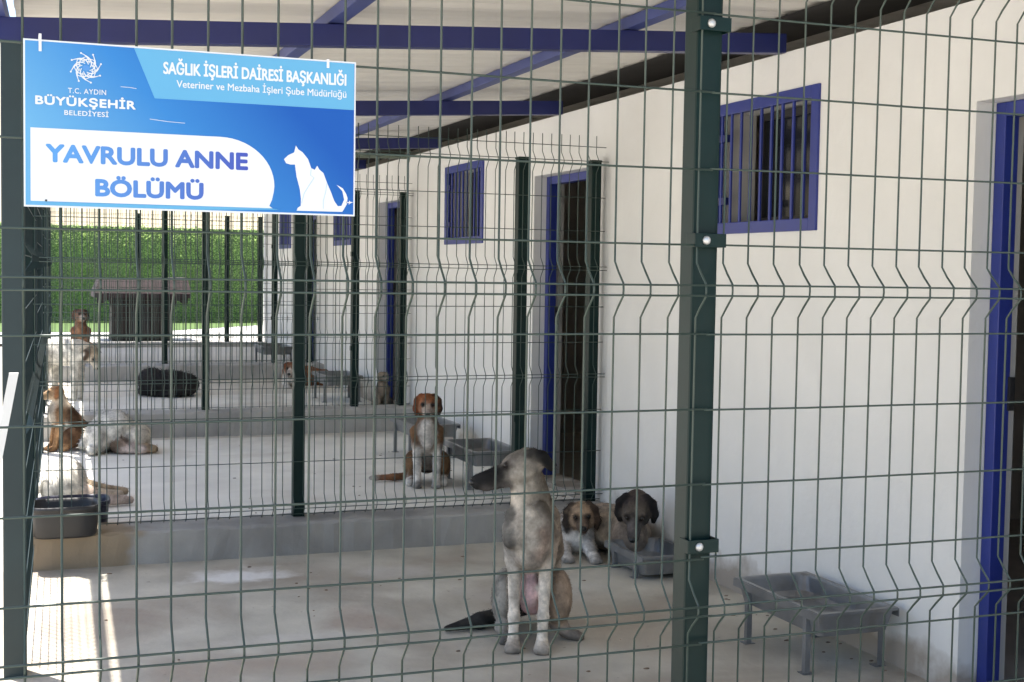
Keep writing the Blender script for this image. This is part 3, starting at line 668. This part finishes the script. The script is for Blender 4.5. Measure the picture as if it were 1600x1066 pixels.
def head(c, s, yaw, pitch, C, roll=0, ear='drop', long=1.0):
    Rm = rotm(yaw, pitch, roll); c = np.array(c, float); T_ = lambda p: c+Rm@(np.array(p, float)*s)
    E_ = lambda p, r, col: ell(T_(p), np.array(r)*s, col, Rm)
    L = long; P_ = [E_((0, -.012, .002), (.056, .074, .055), C['skull']), E_((0, .03, .014), (.043, .042, .034), C['brow']),
          E_((-.03, .022, -.026), (.028, .044, .034), C['cheek']), E_((.03, .022, -.026), (.028, .044, .034), C['cheek']),
          cap(T_((0, .045, -.016)), .034*s, T_((0, .14*L, -.028)), .022*s, C['muzzle']), cap(T_((0, .05, .004)), .02*s, T_((0, .14*L, -.014)), .016*s, C['stripe']),
          cap(T_((0, .03, -.046)), .022*s, T_((0, .122*L, -.05)), .013*s, C['jaw']),
          E_((-.03, .06, .016), (.014, .014, .012), C['brow']), E_((.03, .06, .016), (.014, .014, .012), C['brow'])]
    for sx in (-1, 1):
        k = C['ear'] if not isinstance(C['ear'], list) else C['ear'][0 if sx < 0 else 1]
        if ear == 'drop':
            P_ += [cap(T_((sx*.045, -.028, .042)), .015*s, T_((sx*.068, -.016, .022)), .017*s, k), cap(T_((sx*.068, -.016, .022)), .017*s, T_((sx*.074, .0, -.03)), .018*s, k), cap(T_((sx*.074, 0, -.03)), .018*s, T_((sx*.068, .012, -.058)), .011*s, k)]
        elif ear == 'flap':
            P_ += [cap(T_((sx*.044, -.024, .045)), .013*s, T_((sx*.072, -.012, .018)), .0125*s, k), cap(T_((sx*.072, -.012, .018)), .0125*s, T_((sx*.079, .004, -.035)), .0135*s, k), cap(T_((sx*.079, .004, -.035)), .0135*s, T_((sx*.073, .014, -.072)), .008*s, k), cap(T_((sx*.076, -.03, .0)), .009*s, T_((sx*.08, -.02, -.05)), .009*s, k)]
        elif ear == 'back':
            P_ += [cap(T_((sx*.044, -.03, .04)), .017*s, T_((sx*.06, -.065, .02)), .02*s, k), cap(T_((sx*.06, -.065, .02)), .02*s, T_((sx*.062, -.095, -.025)), .014*s, k)]
        else:
            P_ += [cap(T_((sx*.042, -.03, .04)), .02*s, T_((sx*.066, -.022, .085)), .008*s, k)]
    eyes = [(T_((sx*.033, .066, .016)), .0085*s) for sx in (-1, 1)]
    nose = (T_((0, .15*L, -.02)), Rm, np.array((.0185, .014, .0145))*s)
    return P_, eyes, nose
def facing(x, y): return -math.atan2(x, y)
def dog(label, loc, prims, eyes=(), nose=None, fl=.016, nt_=6000, cell=.011, rz=None, soft=150, name='dog', lay=.28):
    root = thing(name, label, 'dog', loc, facing(loc[0], loc[1]) if rz is None else rz)
    V, Fc = surface(prims, cell)
    Q = V.copy()
    for fr, am in ((55, .007), (110, .005), (210, .003)):
        for _ in range(3):
            d_ = RNG.normal(0, 1, 3); d_ /= np.linalg.norm(d_); Q += np.outer(np.sin(V@d_*fr+RNG.uniform(0, 6.28)), RNG.normal(0, 1, 3))*am*.8
    D = sdf(prims, Q); Wt = np.exp(-soft*(D-D.min(0))); Wt /= Wt.sum(0); cols = np.array([p[-1] for p in prims]); C = Wt.T@cols
    eps = 1e-3; N = np.stack([smin(sdf(prims, V+np.eye(3)[i]*eps))-smin(sdf(prims, V-np.eye(3)[i]*eps)) for i in range(3)], -1); N /= np.linalg.norm(N, axis=1, keepdims=True)+1e-9
    val = lambda q: float(smin(sdf(prims, np.array([q])))[0])
    snap = []
    for c, r in eyes:
        c = np.array(c, float); f_ = nose[1][:, 1]+nose[1][:, 2]*.15
        c = c-f_*.03
        for _ in range(60):
            if val(c) > -r*.45: break
            c = c+f_*.002
        snap.append((c, r)); d = np.linalg.norm(V-c, axis=1); m_ = np.clip(1.9-d/(r*1.5), 0, 1)[:, None]; C = C*(1-m_)+np.array([.02, .015, .012])*m_
    eyes = snap
    if nose:
        c = np.array(nose[0], float)-nose[1][:, 1]*.03
        for _ in range(60):
            if val(c) > -nose[2][0]*.25: break
            c = c+nose[1][:, 1]*.002
        nose = (c, nose[1], nose[2])
    V = np.where(V[:, 2:3] < 0, V*np.array([1, 1, 0]), V)
    me = bpy.data.meshes.new('body'); me.from_pydata(V.tolist(), [], Fc); me.update()
    bm = bmesh.new(); bm.from_mesh(me); bmesh.ops.recalc_face_normals(bm, faces=bm.faces); bm.to_mesh(me); bm.free()
    for p in me.polygons: p.use_smooth = True
    at = me.color_attributes.new('fur', 'FLOAT_COLOR', 'POINT'); at.data.foreach_set('color', np.c_[C, np.ones(len(C))].astype(np.float32).ravel())
    me.materials.append(FUR); o = bpy.data.objects.new('body', me); COL.objects.link(o); o.parent = root
    # coat: short tapered hairs lying back and down along the skin
    k = RNG.integers(0, len(V), nt_); P0 = V[k]+RNG.normal(0, cell*.5, (nt_, 3)); Nn = N[k]
    g = np.array([0, .35, -.8]); tang = g-Nn*(Nn@g)[:, None]; tang += RNG.normal(0, .25, tang.shape)
    dirn = Nn*lay+tang*(1-lay)*1.2; dirn /= np.linalg.norm(dirn, axis=1, keepdims=True)+1e-9
    P0 = P0-Nn*cell*.35; L = fl*RNG.uniform(.6, 1.35, nt_)[:, None]
    sd = np.cross(dirn, RNG.normal(0, 1, dirn.shape)); sd /= np.linalg.norm(sd, axis=1, keepdims=True)+1e-9; wd = np.maximum(L*.09, .0011)
    flip = (np.cross(sd, dirn)*Nn).sum(1) < 0; sd[flip] *= -1
    HV = np.concatenate([P0-sd*wd, P0+sd*wd, P0+dirn*L], 1).reshape(-1, 3); HV[:, 2] = np.maximum(HV[:, 2], .001)
    hm = bpy.data.meshes.new('coat'); hm.from_pydata(HV.tolist(), [], np.arange(nt_*3).reshape(-1, 3).tolist()); hm.update()
    hm.normals_split_custom_set_from_vertices(np.repeat(Nn, 3, 0).tolist())
    HC = np.repeat(C[k]*RNG.uniform(.66, 1.32, (nt_, 1)), 3, 0)
    at = hm.color_attributes.new('fur', 'FLOAT_COLOR', 'POINT'); at.data.foreach_set('color', np.c_[HC, np.ones(len(HC))].astype(np.float32).ravel())
    hm.materials.append(FUR); h_ = bpy.data.objects.new('coat', hm); COL.objects.link(h_); h_.parent = root
    def ball(nm, c, Rm, r, m):
        bm = bmesh.new(); bmesh.ops.create_icosphere(bm, subdivisions=2, radius=1); q = bpy.data.meshes.new(nm)
        for v in bm.verts: v.co = Vector((np.array(c)+Rm@(np.array(v.co)*r)).tolist())
        bm.to_mesh(q); bm.free(); q.materials.append(MAT[m])
        for p in q.polygons: p.use_smooth = True
        x = bpy.data.objects.new(nm, q); COL.objects.link(x); x.parent = root
    for c, r in eyes: ball('eye', c, np.eye(3), np.array([r, r, r]), 'eye')
    if nose: ball('nose', nose[0], nose[1], nose[2], 'skin')
    return root
def paw(a, r, d, C):                                         # foot with four clawed toes pointing along d
    a = np.array(a, float); d = np.array(d, float); d /= np.linalg.norm(d); s_ = np.array([-d[1], d[0], 0.]); up = np.array([0, 0, r])
    out = [cap(a, r*.92, a+d*r*.9-up*.12, r*.78, C)]; dk_ = (C[0]*.28, C[1]*.26, C[2]*.25)
    for q in (-1.0, -.33, .33, 1.0):
        e_ = a+s_*q*r*.92+d*r*(2.2-.4*abs(q))-up*.5
        out.append(cap(a+s_*q*r*.66+d*r*.8-up*.25, r*.38, e_, r*.30, C)); out.append(cap(e_+d*r*.25-up*.05, r*.13, e_+d*r*.5-up*.2, r*.09, (.03, .026, .024)))
    for q in (-.66, 0, .66): out.append(cap(a+s_*q*r*.8+d*r*1.5-up*.12, r*.12, a+s_*q*r*.92+d*r*2.2-up*.35, r*.13, dk_))
    return out
def rot_all(prims, eyes, nose, a):
    c, s_ = math.cos(a), math.sin(a); Q = np.array([[c, -s_, 0], [s_, c, 0], [0, 0, 1.]]); out = []
    for p in prims:
        if p[0] == 'c': out.append(('c', Q@p[1], p[2], Q@p[3], p[4], p[5]))
        else: out.append(('e', Q@p[1], p[2], Q@(p[3] if p[3] is not None else np.eye(3)), p[4]))
    return out, [(Q@c_, r) for c_, r in eyes], (Q@nose[0], Q@nose[1], nose[2]) if nose else None

# the foreground dog: sitting, chest to the viewer, head turned in profile to the left
tan = (.30, .255, .20); sad = (.17, .14, .11); crm = (.42, .36, .29); blk = (.010, .0095, .0095); gry = (.24, .22, .195); pink = (.38, .25, .24); leg = (.52, .46, .385)
CA = dict(skull=(.25, .22, .18), brow=(.15, .13, .112), cheek=(.36, .315, .26), muzzle=(.018, .017, .0165), stripe=(.014, .013, .013), jaw=(.13, .115, .105), ear=blk)
hd, ey, no = head((-.03, -.05, .728), 1.02, R(74), R(12), CA, roll=R(4), ear='back', long=1.36)
A = hd+[
 cap((.012, .0, .55), .066, (-.005, -.03, .665), .044, (.20, .17, .135)), cap((.035, .03, .55), .056, (.018, .01, .66), .038, (.12, .09, .06)), cap((-.03, -.05, .55), .042, (-.038, -.055, .66), .036, (.38, .33, .27)),
 ell((.008, -.045, .455), (.084, .095, .125), (.22, .195, .165)), ell((-.012, -.098, .47), (.042, .042, .10), (.36, .31, .25)), ell((.035, -.09, .44), (.03, .035, .07), (.30, .22, .165)), ell((.004, -.06, .365), (.062, .07, .055), (.24, .205, .17)),
 cap((-.07, -.07, .53), .024, (-.072, -.095, .43), .028, (.085, .078, .068)), cap((.045, -.08, .56), .026, (.075, -.08, .47), .028, (.085, .068, .05)), cap((.0, -.108, .54), .02, (.012, -.118, .42), .018, (.56, .50, .42)), cap((.05, -.105, .46), .016, (.03, -.106, .39), .016, (.30, .18, .13)), cap((.08, .0, .52), .036, (.095, .08, .36), .045, (.17, .13, .095)),
 cap((.02, .02, .47), .092, (.025, .24, .20), .11, tan), cap((.04, .05, .52), .062, (.05, .25, .27), .08, sad), cap((0, -.01, .36), .064, (.01, .14, .19), .08, (.25, .205, .175)),
 ell((.010, .0, .20), (.042, .07, .085), pink), ell((-.012, -.035, .17), (.011, .014, .035), (.42, .27, .27)), ell((.028, -.03, .16), (.011, .014, .035), (.40, .25, .25)),
 cap((-.06, -.06, .47), .046, (-.058, -.035, .345), .036, gry), ell((-.058, -.03, .335), (.027, .033, .035), (.30, .27, .23)), cap((-.058, -.045, .33), .025, (-.056, -.088, .135), .0165, leg), ell((-.056, -.092, .125), (.0195, .0205, .025), leg), cap((-.056, -.092, .11), .016, (-.057, -.105, .045), .0175, leg),
 cap((.075, -.05, .46), .046, (.068, -.035, .345), .036, (.30, .235, .18)), ell((.068, -.03, .335), (.027, .033, .035), (.33, .27, .215)), cap((.068, -.045, .33), .025, (.060, -.095, .135), .0165, leg), ell((.060, -.099, .125), (.0195, .0205, .025), leg), cap((.060, -.099, .11), .016, (.057, -.115, .045), .0175, leg),
 ell((-.098, .10, .155), (.05, .13, .112), (.20, .185, .16)), ell((.120, .085, .165), (.056, .125, .112), (.27, .20, .145)),
 cap((-.10, -.0, .06), .032, (-.088, .0, .035), .024, gry), cap((.125, .06, .06), .035, (.15, .05, .035), .023, (.18, .15, .125)),
 cap((-.0, .30, .07), .035, (-.10, .26, .045), .026, (.05, .045, .04)), cap((-.10, .26, .045), .026, (-.20, .17, .035), .030, (.04, .038, .034)), cap((-.20, .17, .035), .029, (-.335, .10, .018), .009, (.028, .026, .024))]
A += paw((-.057, -.115, .024), .0235, (-.05, -1, 0), leg)+paw((.057, -.125, .024), .0235, (0, -1, 0), leg)+paw((.17, .045, .022), .020, (1, -.05, 0), (.16, .14, .12))+paw((-.088, -.01, .022), .019, (0, -1, 0), gry)
A = [tuple(p[:-1])+((tuple(min(.75, c*1.32) for c in p[-1]) if p[-1][0] > .14 else p[-1]),) for p in A]
dog('gaunt grey tan dog with dark muzzle sitting upright, head turned left', (1.912, 4.84, .001), A, ey, no, fl=.0065, nt_=34000, cell=.0066, lay=.12, soft=125)

def sit(s, C, hy=0, hp=R(8), hs=1.0, spread=1.0, hc=None, ear='drop', tail=None, roll=0, long=1.0):
    hc = hc or (0, -.075, .70); hd, ey, no = head(np.array(hc)*s, s*hs, hy, hp, C, roll=roll, ear=ear, long=long); w_ = spread
    q = [cap((0, .0, .53), .085, (hc[0]*.6, hc[1]*.5, hc[2]-.05), .062, C['neck']), ell((0, -.04, .455), (.10, .10, .13), C['flank']), ell((0, -.10, .45), (.062, .055, .13), C['chest']),
         cap((0, .03, .45), .11, (0, .24, .19), .12, C['back']), cap((0, -.02, .36), .075, (0, .14, .19), .085, C['belly']),
         cap((-.075*w_, -.05, .46), .052, (-.07*w_, -.05, .34), .04, C['shoulder']), cap((-.07*w_, -.05, .34), .035, (-.066*w_, -.1, .06), .027, C['leg']),
         cap((.075*w_, -.05, .46), .052, (.07*w_, -.05, .34), .04, C['shoulder']), cap((.07*w_, -.05, .34), .035, (.066*w_, -.1, .06), .027, C['leg']),
         ell((-.125, .09, .155), (.07, .13, .12), C['haunch']), ell((.125, .09, .155), (.07, .13, .12), C['haunch']),
         cap((-.14, .0, .04), .035, (-.145, -.05, .03), .028, C['leg']), cap((.14, 0, .04), .035, (.145, -.05, .03), .028, C['leg'])]
    q += paw((-.066*w_, -.11, .03), .028, (0, -1, 0), C['leg'])+paw((.066*w_, -.11, .03), .028, (0, -1, 0), C['leg'])
    for a, ra, b_, rb, col in (tail or [((0, .32, .05), .03, (-.16, .36, .03), .015, C['back'])]): q.append(cap(a, ra, b_, rb, col))
    out = []
    for p in q:
        if p[0] == 'c': out.append(('c', p[1]*s, p[2]*s, p[3]*s, p[4]*s, p[5]))
        else: out.append(('e', p[1]*s, p[2]*s, p[3], p[4]))
    return hd+out, ey, no
red = (.24, .085, .032); brn = (.15, .085, .045); dk = (.035, .025, .02); wht = (.62, .58, .53); pw = (.55, .50, .45)
CB = dict(skull=red, brow=(.27, .10, .04), cheek=(.26, .12, .06), muzzle=(.5, .42, .36), stripe=(.45, .36, .3), jaw=(.4, .33, .28), ear=[(.17, .055, .025), (.05, .028, .02)], neck=(.13, .075, .045), flank=(.10, .065, .04), chest=wht, back=(.06, .04, .03), belly=(.35, .3, .26), shoulder=(.17, .09, .045), leg=wht, haunch=(.16, .09, .045))
p, e, n_ = sit(.76, CB, hs=1.28, hp=R(14), spread=1.2, ear='flap', tail=[((-.1, .28, .04), .03, (-.28, .2, .035), .024, (.2, .10, .05)), ((-.28, .2, .035), .024, (-.44, .16, .035), .018, (.22, .1, .05)), ((-.44, .16, .035), .018, (-.48, .15, .035), .012, wht)])
dog('brown and white hound with drooping ears sitting behind the first partition', (2.42, 7.93, .121), p, e, n_, fl=.010, nt_=9000, cell=.009)

def lie(s, C, hc, hy, hp, hs, body, ear='drop', legs=True, roll=0, long=1.0):
    hd, ey, no = head(np.array(hc)*s, s*hs, hy, hp, C, roll=roll, ear=ear, long=long)
    bx, by = body; q = [ell((0, .0, .11), (.098, .10, .108), C['chest']), cap((0, .02, .15), .075, (hc[0]*.9, hc[1]+.06, hc[2]-.03), .055, C['neck']),
         cap((0, .05, .12), .11, (bx*.6, by*.6, .12), .115, C['flank']), cap((bx*.6, by*.6, .12), .115, (bx, by, .10), .10, C['back']), ell((bx*1.0+.07, by-.04, .10), (.07, .12, .10), C['haunch'])]
    if legs:
        q += [cap((-.065, -.02, .06), .04, (-.05, -.20, .03), .025, C['leg']), cap((.06, -.02, .06), .04, (.095, -.20, .03), .025, C['leg'])]
        q += paw((-.045, -.22, .026), .025, (.3, -1, 0), C['leg'])+paw((.10, -.22, .026), .025, (.3, -1, 0), C['leg'])
    q += [cap((bx, by+.05, .05), .028, (bx+.18, by+.12, .03), .018, C['back'])]
    out = [('c', p[1]*s, p[2]*s, p[3]*s, p[4]*s, p[5]) if p[0] == 'c' else ('e', p[1]*s, p[2]*s, p[3], p[4]) for p in q]
    return hd+out, ey, no
CC = dict(skull=(.30, .215, .14), brow=(.33, .23, .15), cheek=(.30, .21, .14), muzzle=(.07, .05, .04), stripe=(.14, .095, .065), jaw=(.3, .25, .22), ear=[(.035, .026, .022), (.055, .036, .026)], neck=(.34, .27, .21), flank=(.30, .235, .18), chest=wht, back=(.27, .22, .18), haunch=(.2, .16, .13), leg=wht)
p, e, n_ = lie(.98, CC, (.03, -.09, .225), R(-4), R(12), 1.06, (.28, .30), roll=R(5), long=.8, ear='flap')
dog('fluffy tan pup with black ears and white chest lying behind the sitting grey dog', (2.765, 6.33, .001), p, e, n_, fl=.013, nt_=14000, cell=.0085)
CD = dict(skull=(.06, .045, .04), brow=(.11, .09, .07), cheek=(.07, .06, .05), muzzle=(.075, .065, .06), stripe=(.11, .095, .09), jaw=(.14, .12, .11), ear=(.016, .014, .014), neck=(.25, .2, .155), flank=(.30, .24, .18), chest=(.24, .19, .15), back=(.22, .18, .15), haunch=(.2, .16, .13), leg=(.18, .145, .12))
p, e, n_ = lie(1.0, CD, (.03, -.15, .30), R(6), R(40), 1.18, (-.20, .34), long=1.0, legs=False, ear='flap')
dog('dog with black ears and dark face lying with its head over the low trough', (2.975, 6.10, .001), p, e, n_, fl=.007, nt_=9000, cell=.0085)

CE = dict(CB, skull=(.36, .29, .22), brow=(.36, .29, .22), cheek=(.3, .24, .18), muzzle=(.4, .35, .3), stripe=(.3, .25, .2), jaw=(.3, .25, .2), ear=(.3, .25, .19), neck=(.2, .15, .11), flank=(.16, .12, .09), chest=(.33, .27, .21), back=(.10, .08, .06), belly=(.2, .16, .12), shoulder=(.17, .13, .1), leg=(.30, .25, .2), haunch=(.15, .12, .09))
p, e, n_ = sit(.47, CE, hy=R(-25), hs=1.15)
dog('small pale faced dog sitting by the wall behind the second partition', (3.0, 11.2, .222), p, e, n_, fl=.014, nt_=3500, cell=.010)
CFd = dict(CC, skull=(.22, .08, .035), brow=(.2, .08, .035), cheek=(.25, .15, .1), muzzle=(.5, .42, .36), stripe=(.6, .54, .48), jaw=(.5, .42, .36), ear=(.14, .05, .025), neck=(.5, .44, .38), flank=(.2, .085, .04), chest=(.55, .5, .44), back=(.18, .075, .035), haunch=(.2, .08, .04), leg=wht)
p, e, n_ = lie(.95, CFd, (0, -.04, .22), R(10), R(10), 1.1, (.3, .12))
dog('red brown dog with white blaze lying in the third pen behind the mesh post', (2.68, 13.75, .222), p, e, n_, fl=.014, nt_=3500, cell=.011)
bk = (.020, .019, .020)
G = [ell((0, 0, .12), (.27, .22, .125), bk), ell((-.15, .0, .15), (.13, .16, .12), (.028, .026, .027)), ell((.17, -.04, .11), (.13, .15, .11), bk), cap((.20, -.16, .08), .055, (.05, -.22, .06), .035, (.03, .027, .026)), cap((-.24, -.06, .05), .04, (.0, -.2, .03), .02, bk)]
dog('black dog curled up asleep on the floor of the third pen', (1.335, 13.15, .222), G, (), None, fl=.022, nt_=5000, cell=.012)
CH = dict(CB, skull=(.12, .065, .04), brow=(.13, .07, .045), cheek=(.18, .11, .075), muzzle=(.2, .15, .12), stripe=(.36, .3, .26), jaw=(.2, .14, .1), ear=(.06, .035, .025), neck=(.16, .085, .05), flank=(.2, .10, .06), chest=(.22, .12, .07), back=(.13, .07, .045), belly=(.16, .1, .06), shoulder=(.18, .09, .055), leg=(.2, .11, .07), haunch=(.17, .09, .05))
p, e, n_ = sit(.80, CH, hy=R(-12), hs=1.35, spread=1.3)
dog('brown dog sitting in the farthest pen behind the white standing dog', (.66, 16.6, .332), p, e, n_, fl=.016, nt_=3500, cell=.013)
# white dog standing in the sun, head lowered to the right
wh = (.62, .59, .53); cr2 = (.50, .43, .33)
CI = dict(skull=(.40, .30, .20), brow=(.45, .36, .26), cheek=(.5, .43, .34), muzzle=(.5, .44, .36), stripe=(.5, .45, .38), jaw=(.45, .4, .33), ear=(.06, .04, .03))
hd, ey, no = head((.235, -.16, .43), .95, R(-35), R(48), CI)
I = hd+[cap((-.15, .10, .44), .12, (.10, -.06, .44), .125, wh), cap((.10, -.08, .47), .09, (.215, -.14, .47), .06, cr2), cap((.08, -.12, .40), .05, (.075, -.13, .17), .03, wh), cap((.075, -.13, .17), .028, (.07, -.15, .02), .026, wh),
  cap((.12, .0, .40), .05, (.13, .0, .17), .03, wh), cap((.13, 0, .17), .028, (.125, -.02, .02), .026, wh), cap((-.19, .05, .38), .07, (-.20, .08, .22), .035, wh), cap((-.20, .08, .22), .03, (-.18, .05, .02), .026, wh),
  cap((-.12, .17, .38), .07, (-.10, .2, .22), .035, wh), cap((-.10, .2, .22), .03, (-.10, .18, .02), .026, wh), cap((-.22, .14, .48), .03, (-.32, .2, .30), .025, wh)]
dog('white dog standing in the strip of sun, lowering its head, in the third pen', (.385, 13.0, .222), I, ey, no, fl=.018, nt_=5000, cell=.012)
CJ = dict(CB, skull=(.46, .27, .14), brow=(.5, .33, .2), cheek=(.55, .42, .3), muzzle=(.5, .36, .24), stripe=(.5, .34, .2), jaw=(.5, .4, .3), ear=(.28, .12, .05), neck=(.55, .46, .36), flank=(.5, .36, .24), chest=wh, back=(.09, .05, .028), belly=wh, shoulder=(.22, .11, .05), leg=(.42, .24, .12), haunch=(.12, .065, .035))
p, e, n_ = sit(.62, CJ, hy=R(10), hs=1.1, tail=[((0, .3, .05), .04, (.02, .5, .04), .02, (.03, .02, .015))])
p, e, n_ = rot_all(p, e, n_, R(-72))
dog('brown and white dog sitting sideways in the sun at the left', (.27, 10.15, .122), p, e, n_, fl=.016, nt_=5000, cell=.011)
K = [ell((-.06, .08, .15), (.15, .19, .15), wh), ell((-.02, .02, .19), (.11, .13, .10), wh), ell((-.16, -.02, .11), (.09, .15, .12), (.6, .57, .52)), ell((.11, .02, .11), (.11, .14, .10), (.58, .53, .46)), ell((-.0, -.10, .055), (.065, .05, .055), (.16, .11, .075)), cap((.10, -.09, .05), .04, (.24, -.13, .032), .026, (.36, .26, .16)), cap((.02, -.12, .045), .036, (.16, -.16, .03), .024, (.55, .45, .4)), cap((-.18, -.1, .055), .045, (-.20, -.19, .035), .028, wh), cap((-.2, .12, .12), .05, (-.26, .02, .05), .03, wh)]
dog('fluffy white dog curled with its back to the viewer in the second pen', (.67, 9.95, .122), K, (), None, fl=.020, nt_=7000, cell=.012)
CL = dict(skull=wh, brow=wh, cheek=wh, muzzle=wh, stripe=wh, jaw=wh, ear=(.5, .4, .28))
hd, ey, no = head((-.12, .40, .09), 1.0, R(100), R(20), CL)
L_ = hd+[cap((-.10, -.12, .11), .115, (-.09, .22, .11), .12, wh), cap((-.09, .22, .11), .08, (-.12, .36, .10), .06, wh), cap((-.02, .20, .08), .045, (.12, .16, .05), .026, (.46, .36, .25)), cap((.12, .16, .05), .026, (.25, .17, .03), .02, (.36, .28, .2)),
  cap((-.02, .10, .06), .045, (.10, .05, .04), .028, (.5, .42, .33)), cap((.10, .05, .04), .028, (.22, .07, .03), .02, (.46, .38, .3)), cap((0, -.12, .08), .06, (.12, -.16, .04), .03, (.52, .42, .35)), cap((.12, -.16, .04), .03, (.27, -.13, .028), .02, (.5, .40, .34)), cap((-.1, -.2, .05), .03, (-.05, -.4, .03), .018, wh)]
dog('cream dog stretched on its side in the sun behind the dark tubs', (.31, 7.86, .122), L_, ey, no, fl=.014, nt_=5000, cell=.011)
